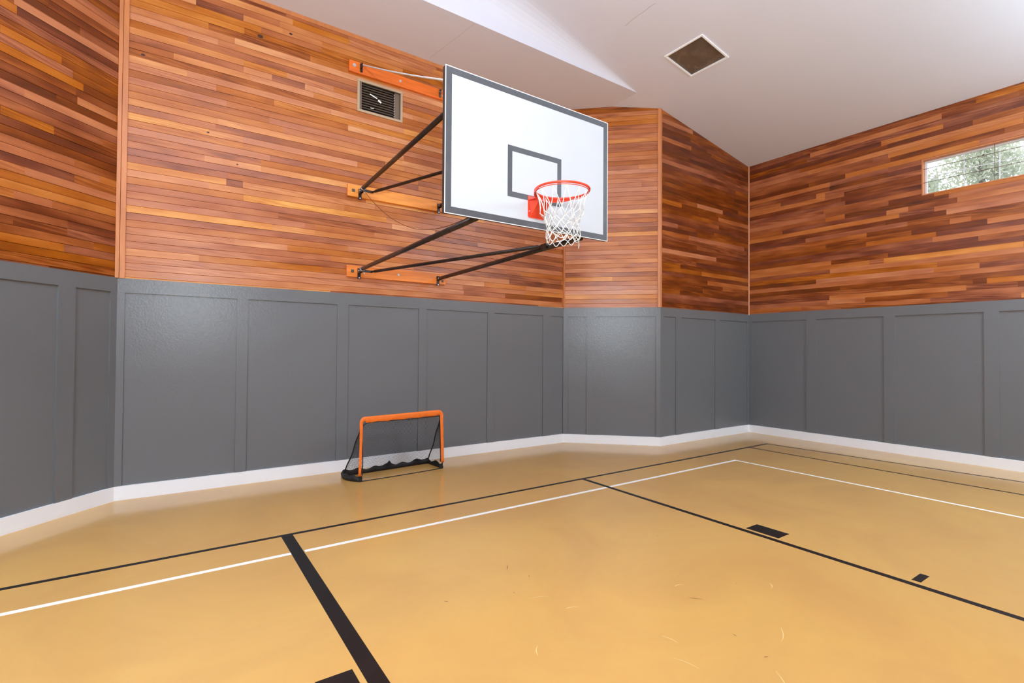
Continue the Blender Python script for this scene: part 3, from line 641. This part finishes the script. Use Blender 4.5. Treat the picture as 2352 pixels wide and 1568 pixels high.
# pulleys and rope
for x in (2.17, 3.385):
    bm = bmesh.new()
    boxm(bm, Matrix.Translation((x, YW-.006, 5.61)), .035, .012, .12, .003)
    tube(bm, [(x-.01, YW-.04+.028*math.cos(a), 5.62+.028*math.sin(a)) for a in [2*math.pi*i/18 for i in range(18)]], .008, 8, closed=True)
    boxm(bm, Matrix.Translation((x, YW-.03, 5.63)), .012, .06, .07, .003)
    if x > 3: pass
    obj('pulley', bm, M_STEEL if x > 3 else M_PIPE, H)
bm = bmesh.new()
ra, rb = Vector((2.175, YW-.055, 5.63)), Vector((2.17, fy0+.03, 3.965)); n_ = 260; dr = (rb-ra).normalized()
s1 = dr.cross(Vector((0, 0, 1))).normalized(); s2 = s1.cross(dr)
for ph in (0, 2.094, 4.189):
    tube(bm, [ra.lerp(rb, i/n_)+.0052*(s1*math.cos(i*.62+ph)+s2*math.sin(i*.62+ph)) - Vector((0, 0, .025*math.sin(math.pi*i/n_))) for i in range(n_+1)], .0058, 6)
obj('rope', bm, M_ROPE, H, True, label='pale twisted lifting rope')
bm = bmesh.new()
cpts = [(2.20, 6.85, 3.86), (2.21, 6.45, 3.60), (2.22, 6.0, 3.345), (2.21, 5.5, 3.13), (2.20, 5.0, 2.97), (2.19, 4.5, 2.88), (2.175, 4.1, 2.85), (2.17, 3.78, 2.85)]
def smoothp(P, n=6):
    P = [Vector(p) for p in P]; o_ = []
    for i in range(len(P)-1):
        p0 = P[max(i-1, 0)]; p1 = P[i]; p2 = P[i+1]; p3 = P[min(i+2, len(P)-1)]
        for k in range(n):
            t = k/n; o_.append(.5*((2*p1)+(p2-p0)*t+(2*p0-5*p1+4*p2-p3)*t*t+(3*p1-p0-3*p2+p3)*t**3))
    o_.append(P[-1]); return o_
tube(bm, smoothp(cpts), .0035, 6); obj('slack_cord', bm, M_CORD, H, True, label='thin brown cord hanging in a curve')

# rim and its bracket
RC = Vector((2.735, 3.245, 3.035)); RR = .229
circ = lambda r, z, n=64, a0=0, a1=2*math.pi: [Vector((RC.x+r*math.cos(a0+(a1-a0)*i/n), RC.y+r*math.sin(a0+(a1-a0)*i/n), z)) for i in range(n+(0 if abs(a1-a0) > 6.28 else 1))]
bm = bmesh.new(); tube(bm, circ(RR, RC.z), .0095, 10, closed=True)
RM = obj('rim', bm, M_RED, H, True, label='orange-red steel rim')
bm = bmesh.new(); tube(bm, circ(RR-.003, RC.z-.018), .0035, 8, closed=True)
obj('net_ring', bm, M_RED, RM, True)
bm = bmesh.new()
# curved flange under the rear half of the rim
a0, a1 = math.radians(28), math.radians(178); n_ = 40
for i in range(n_):
    ta, tb = a0+(a1-a0)*i/n_, a0+(a1-a0)*(i+1)/n_
    ha = .012+.030*math.sin(math.pi*i/n_)**.6; hb = .012+.030*math.sin(math.pi*(i+1)/n_)**.6
    P = lambda a, r, z: Vector((RC.x+r*math.cos(a), RC.y+r*math.sin(a), z))
    for r in (RR+.006, RR+.011):
        quad(bm, P(ta, r, RC.z), P(tb, r, RC.z), P(tb, r, RC.z-hb), P(ta, r, RC.z-ha))
    quad(bm, P(ta, RR+.006, RC.z-ha), P(tb, RR+.006, RC.z-hb), P(tb, RR+.011, RC.z-hb), P(ta, RR+.011, RC.z-ha))
bmesh.ops.remove_doubles(bm, verts=bm.verts[:], dist=.0002)
obj('rim_flange', bm, M_RED, RM)
bm = bmesh.new()
hw = .096; BXC += .012
zt, zb_ = RC.z+.034, 2.872
# back plate with a clipped lower corner
sheet(bm, ((BXC-hw, zb_+.012), (BXC-hw+.012, zb_), (BXC+hw-.02, zb_), (BXC+hw, zb_+.035), (BXC+hw, zt), (BXC-hw, zt)), lambda u, v, t: Vector((u, YB-t, v)), 0, .006)
# top plate reaching out to the rim
sheet(bm, ((BXC-hw, YB), (BXC+hw, YB), (BXC+.07, RC.y+RR-.004), (BXC-.07, RC.y+RR-.004)), lambda u, v, t: Vector((u, v, t)), RC.z-.010, RC.z-.003)
# sloping brace plate from below the rim down to the foot of the back plate
v = [Vector(p) for p in ((BXC-.058, RC.y+RR+.012, RC.z-.012), (BXC+.058, RC.y+RR+.012, RC.z-.012), (BXC+.085, YB-.008, zb_+.006), (BXC-.072, YB-.008, zb_+.006), (BXC-.088, YB-.006, RC.z-.012), (BXC+.088, YB-.006, RC.z-.012))]
V_ = [bm.verts.new(p) for p in v]
bm.faces.new((V_[0], V_[1], V_[2], V_[3])); bm.faces.new((V_[0], V_[3], V_[4])); bm.faces.new((V_[1], V_[5], V_[2])); bm.faces.new((V_[0], V_[4], V_[5], V_[1]))
bmesh.ops.recalc_face_normals(bm, faces=bm.faces[:])
RB = obj('rim_bracket', bm, M_RED, RM, label='folded red steel bracket')
for x, z in ((BXC-.084, 2.93), (BXC+.084, 2.93)):
    bm = bmesh.new(); cyl(bm, (x, YB-.012, z), (x, YB-.005, z), .005, 8); obj('rivet', bm, M_BOLT, RB)

# the net: twelve hanging loops, then a knotted diamond mesh that narrows and flares
bm = bmesh.new(); NL = 12; rnd = random.Random(21)
lev = [(0.018, .224), (.185, .170), (.235, .150), (.285, .138), (.330, .134), (.375, .140), (.415, .138)]
def npt(l, k):
    dz, r = lev[l]; a = 2*math.pi*(k+(.5 if l % 2 else 0))/NL
    rr = random.Random(l*100+(k % NL)); j = .0 if l == 0 else .012
    return Vector((RC.x+.008*l/6+(r+rr.uniform(-j, j))*math.cos(a+rr.uniform(-.09, .09)*(l > 0)), RC.y+(r+rr.uniform(-j, j))*math.sin(a+rr.uniform(-.09, .09)*(l > 0)), RC.z-dz+rr.uniform(-1, 1)*(.014 if l else 0)))
cr = .0036
for l in range(len(lev)-1):
    for k in range(NL):
        for dk in ((0, -1) if l % 2 == 0 else (0, 1)):
            a = npt(l, k); b = npt(l+1, k+dk)
            mid = (a+b)/2; c = Vector((RC.x, RC.y, mid.z)); out_ = (mid-c).normalized()
            sag = -.012 if l == 0 else rnd.uniform(.0, .012)
            q1 = a.lerp(b, .33)+out_*sag; q2 = a.lerp(b, .67)+out_*sag
            tube(bm, [a, q1, q2, b], cr, 6)
for k in range(NL):     # bottom loops
    a = npt(6, k); b = npt(6, k+1); m_ = (a+b)/2-Vector((0, 0, .028+rnd.uniform(-.01, .012)))
    tube(bm, smoothp([a, a.lerp(m_, .6)-Vector((0, 0, .006)), m_, b.lerp(m_, .6)-Vector((0, 0, .006)), b], 3), cr, 6)
for k in range(NL):     # knots over the rim hooks
    a = npt(0, k); tube(bm, [a+Vector((0, 0, .03)), a], cr, 6)
p = npt(6, 8)
tube(bm, smoothp([p, p+Vector((-.03, -.005, -.045)), p+Vector((-.075, .01, -.065)), p+Vector((-.10, .02, -.068))], 5), cr, 6)
p = npt(6, 11); tube(bm, smoothp([p, p+Vector((.004, 0, -.03)), p+Vector((.0, 0, -.07))], 4), cr, 6)
for l in range(1, 6):
    for k in range(NL): bmesh.ops.create_icosphere(bm, subdivisions=1, radius=.006, matrix=Matrix.Translation(npt(l, k)))
obj('net', bm, M_NET, H, True, label='white cord net')

# ---------------------------------------------------------------- small pop-up goal
G = empty('soccer_goal', (2.6, 6.35, 0), 'small pop-up goal with orange fabric posts and black net', 'goal')
gl_, gr_ = Vector((2.005, 6.29, 0)), Vector((3.200, 6.375, 0))       # feet
gd = (gr_-gl_).normalized(); gn = Vector((-gd.y, gd.x, 0))            # toward the wall
GH = .800; gw = (gr_-gl_).length
def gp(u, z, d=0): return gl_+gd*u+gn*d+Vector((0, 0, z))
def sleeve(bm, centers, widths, thick):
    rings = []
    n = len(centers); seg = 12
    for i, (u, z) in enumerate(centers):
        a = centers[max(i-1, 0)]; b = centers[min(i+1, n-1)]; t = Vector((b[0]-a[0], b[1]-a[1])).normalized(); nn = Vector((-t.y, t.x))
        w0, w1 = widths[i]     # outer, inner half widths
        r = []
        for k in range(seg):
            a_ = 2*math.pi*k/seg; c, s = math.cos(a_), math.sin(a_)
            o_ = (w0 if c > 0 else w1)*c
            r.append(bm.verts.new(gp(u+nn.x*o_, z+nn.y*o_, thick*s*(1+.25*math.sin(i*1.7)))))
        rings.append(r)
    for A, B in zip(rings[:-1], rings[1:]):
        for k in range(seg): bm.faces.new((A[k], A[(k+1) % seg], B[(k+1) % seg], B[k]))
    bm.faces.new(rings[0][::-1]); bm.faces.new(rings[-1])
bm = bmesh.new()
C = []; Wd = []
for i in range(13): z = .075+(GH-.075-.05)*i/12; C.append((.0+.012*math.sin(i/12*2.2)*1+.0, z)); Wd.append((.018, .016+.012*(i/12)**2))
for a in (25, 50, 75): C.append((.012+.055*(1-math.cos(math.radians(a))), GH-.05+.05*math.sin(math.radians(a)))); Wd.append((.018, .04))
for i in range(15): C.append((.075+(gw-.15)*i/14, GH+.012*i/14)); Wd.append((.016, .066+.005*math.sin(i*2.1)))
for a in (15, 40, 65): C.append((gw-.075+.06*math.sin(math.radians(a)), GH+.012-.05*(1-math.cos(math.radians(a))))); Wd.append((.016, .05))
for i in range(13): z = .088+(GH-.088-.04)*(12-i)/12; C.append((gw-.012+.018*(i/12), z)); Wd.append((.018, .036-.010*(i/12)))
sleeve(bm, C, Wd, .016)
bmesh.ops.recalc_face_normals(bm, faces=bm.faces[:])
obj('post_sleeve', bm, M_FAB, G, True, label='orange fabric over posts and crossbar')
for u in (.008, gw-.002):
    bm = bmesh.new(); tube(bm, [gp(u, .0), gp(u, .09)], .009, 8)
    obj('post_foot', bm, M_BLACK, G, label='black tip of the post')
# black piping inside the orange frame
bm = bmesh.new()
pp = [gp(.033, .08, .004)]+[gp(.035+.005*math.sin(i), .1+.58*i/6, .004) for i in range(7)]+[gp(.06, .722, .0), gp(.12, .738, .0)]+[gp(.12+(gw-.2)*i/8, .737+.004*math.sin(i), .0) for i in range(1, 9)]+[gp(gw-.055, .738, 0), gp(gw-.044, .66, 0)]+[gp(gw-.042+.01*i/5, .6-.5*i/5, 0) for i in range(6)]
tube(bm, smoothp(pp, 3), .006, 6)
obj('piping', bm, M_BLACK, G, True)
# net hung from the crossbar to the ground behind, with side panels
gb = .40
def back(u, v):      # v 0 top..1 bottom
    d = gb*(v**1.15); z = .750*(1-v)+.045*v
    z -= .03*math.sin(math.pi*v)*math.sin(math.pi*(u/gw))
    spread_ = -.10*v+(.0)*u
    uu = u + (.5-u/gw)*(-.06)*v*2 - .02*v
    return gp(uu, z, d)
def side(w_, v, right):  # w_ 0 at post..1 at the back seam
    top = gp(gw-.04 if right else .03, .750*(1-v)+.05*v, 0); bk = back(gw-.04 if right else .03, v)
    return top.lerp(bk, w_)
bm = bmesh.new(); tr_ = .0012
nu, nv = 58, 44
for i in range(nu+1):
    u = .03+(gw-.07)*i/nu; tube(bm, [back(u, j/12) for j in range(13)], tr_, 3, caps=False)
for j in range(nv+1):
    tube(bm, [back(.03+(gw-.07)*i/12, j/nv) for i in range(13)], tr_, 3, caps=False)
for right in (0, 1):
    for i in range(1, 15): tube(bm, [side(i/15, j/8, right) for j in range(9)], tr_, 3, caps=False)
    for j in range(1, nv+1): tube(bm, [side(0, j/nv, right), side(1, j/nv, right)], tr_, 3, caps=False)
obj('net', bm, M_BLKNET, G, label='fine black mesh')
for right in (0, 1):
    bm = bmesh.new(); u = gw-.04 if right else .03
    tube(bm, [back(u, j/14)+gn*.002+gd*(.006*math.sin(j*.9)) for j in range(15)], .0085, 6)
    obj('net_seam', bm, M_BLACK, G, True, label='black corner seam of the net')
# wrinkled black skirt round the back of the base
bm = bmesh.new(); rnd = random.Random(3)
path = []
A_ = gp(.0, .0, .0); Bk = back(.03, 1); Ck = back(gw-.04, 1); D_ = gp(gw, 0, 0)
Bk = Vector((Bk.x, Bk.y, 0)); Ck = Vector((Ck.x, Ck.y, 0))
def bz(t):
    if t < .22:
        q = t/.22; p = A_.lerp(Bk-gd*.03, q)-gd*.06*math.sin(math.pi*q); return p
    if t > .82: q = (t-.82)/.18; return Ck.lerp(D_, q)
    return (Bk-gd*.03).lerp(Ck, (t-.22)/.6)
n_ = 70; rings = []
for i in range(n_+1):
    t = i/n_; p = bz(t); q = bz(min(1, t+.01)) if t < .99 else bz(1); p2 = bz(max(0, t-.01))
    tg = (q-p2).normalized(); nn = Vector((-tg.y, tg.x, 0))
    h = .075+.014*math.sin(i*.9)+.010*math.sin(i*.37+1)+(.03 if i == 37 else 0)
    if t < .03 or t > .97: h = .06
    lean = -.022+.012*math.sin(i*.61)
    rings.append([bm.verts.new(p+Vector((0, 0, .002))+nn*(.012)), bm.verts.new(p+Vector((0, 0, h*.5))+nn*(.016+.008*math.sin(i*1.3))), bm.verts.new(p+Vector((0, 0, h))+nn*lean*.4), bm.verts.new(p+Vector((0, 0, h))-nn*.006+nn*lean*.4), bm.verts.new(p+Vector((0, 0, h*.5))-nn*(.006-.006*math.sin(i*1.1))), bm.verts.new(p+Vector((0, 0, .002))-nn*.012)])
for A, B in zip(rings[:-1], rings[1:]):
    for k in range(6): bm.faces.new((A[k], A[(k+1) % 6], B[(k+1) % 6], B[k]))
bm.faces.new(rings[0][::-1]); bm.faces.new(rings[-1])
bmesh.ops.recalc_face_normals(bm, faces=bm.faces[:])
obj('base_skirt', bm, M_BLACK, G, True, label='wrinkled black fabric round the base')
bm = bmesh.new(); tube(bm, smoothp([gp(.01, .006), gp(.3, .006, -.01), gp(.75, .006, -.012), gp(gw-.01, .006)], 5), .0055, 6)
obj('ground_cord', bm, M_BLACK, G, True, label='dark cord along the front on the floor')
for right in (0, 1):
    bm = bmesh.new(); u = gw-.006 if right else .01
    boxm(bm, Matrix.Translation(gp(u+(-.018 if right else .0), .035, .004)), .045, .02, .07, .005)
    obj('foot_gusset', bm, M_BLACK, G)

# ---------------------------------------------------------------- outside the window: ground, trees, a white house
bm = bmesh.new(); box(bm, XB+.16, 60, -30, 40, -.3, -.02); box(bm, -30, XB+.16, YA+.2, 40, -.3, -.02)
gnd = obj('ground', bm, mat('grass_ground', srgb(92, 104, 70), .9, vary=(2, .2))); prop(gnd, kind='structure')
def leafmat(name, c):
    m = bpy.data.materials.new(name); m.use_nodes = True; nt = m.node_tree; b = nt.nodes['Principled BSDF']; b.inputs['Base Color'].default_value = (*c, 1); b.inputs['Roughness'].default_value = .6
    t = nt.nodes.new('ShaderNodeBsdfTranslucent'); t.inputs[0].default_value = (*c, 1); x = nt.nodes.new('ShaderNodeMixShader'); x.inputs[0].default_value = .5
    nt.links.new(b.outputs[0], x.inputs[1]); nt.links.new(t.outputs[0], x.inputs[2]); nt.links.new(x.outputs[0], nt.nodes['Material Output'].inputs[0]); return m
M_LEAF = leafmat('pale_leaves', srgb(208, 214, 194)); M_LEAF2 = leafmat('grey_green_leaves', srgb(186, 196, 170)); M_BARK = mat('bark', srgb(96, 84, 72), .9, bump=(20, .5, .02))
def tree(name, x, y, h, r, n, seed, m, label, leaf=.09):
    rr = random.Random(seed); T = empty(name, (x, y, -.02), label, 'tree', 'trees outside the window')
    bm = bmesh.new(); tube(bm, [(x, y, -.02), (x+.05, y, h*.4), (x-.04, y+.05, h*.8), (x, y, h*.97)], [.14, .11, .06, .02], 10)
    ends = []
    for i in range(16):
        a = rr.uniform(0, 6.28); z0 = rr.uniform(.3, .85)*h; L_ = r*rr.uniform(.6, 1)*(1.15-z0/h)
        e = Vector((x+L_*math.cos(a), y+L_*math.sin(a), z0+rr.uniform(.1, .6)))
        tube(bm, [(x, y, z0), Vector((x, y, z0)).lerp(e, .5)+Vector((0, 0, .1)), e], [.03, .02, .008], 6); ends.append(e); ends.append(Vector((x, y, z0)).lerp(e, .6))
    obj('trunk', bm, M_BARK, T, True)
    bm = bmesh.new()
    for i in range(n):
        e = rr.choice(ends); p = e+Vector([max(-.5, min(.5, rr.gauss(0, .20*r))) for _ in range(3)])
        d = Vector([rr.gauss(0, 1) for _ in range(3)]).normalized(); s = d.orthogonal().normalized(); l_ = leaf*rr.uniform(.6, 1.3)
        quad(bm, p, p+d*l_*.5+s*l_*.3, p+d*l_, p+d*l_*.5-s*l_*.3)
    obj('foliage', bm, m, T)
tree('garden_tree', 14.5, 4.35, 6.8, 1.15, 6500, 1, M_LEAF2, 'leafy tree outside the window, nearest its left end', .085)
tree('garden_tree', 19.6, 4.2, 8.8, 1.9, 9000, 2, M_LEAF, 'pale tree outside, behind the middle of the window', .13)
tree('garden_tree', 14.5, 1.9, 6.5, 1.05, 3200, 3, M_LEAF2, 'airy tree outside, at the right end of the window view', .08)
HN = empty('neighbour_house', (26, 8.2, -.02), 'white clapboard house seen low through the left of the window', 'house')
bm = bmesh.new(); box(bm, 24, 28, 6.5, 10, -.02, 8.35)
mw = mat('clapboard', srgb(225, 228, 226), .7)
obj('wall', bm, mw, HN)
bm = bmesh.new()
for i in range(26): box(bm, 23.975, 24, 6.5, 10, .1+i*.31, .15+i*.31)
obj('clapboard_lip', bm, M_EDGE, HN)
bm = bmesh.new(); box(bm, 23.93, 24.02, 6.42, 6.58, -.02, 8.35); obj('corner_board', bm, M_WHITE, HN)
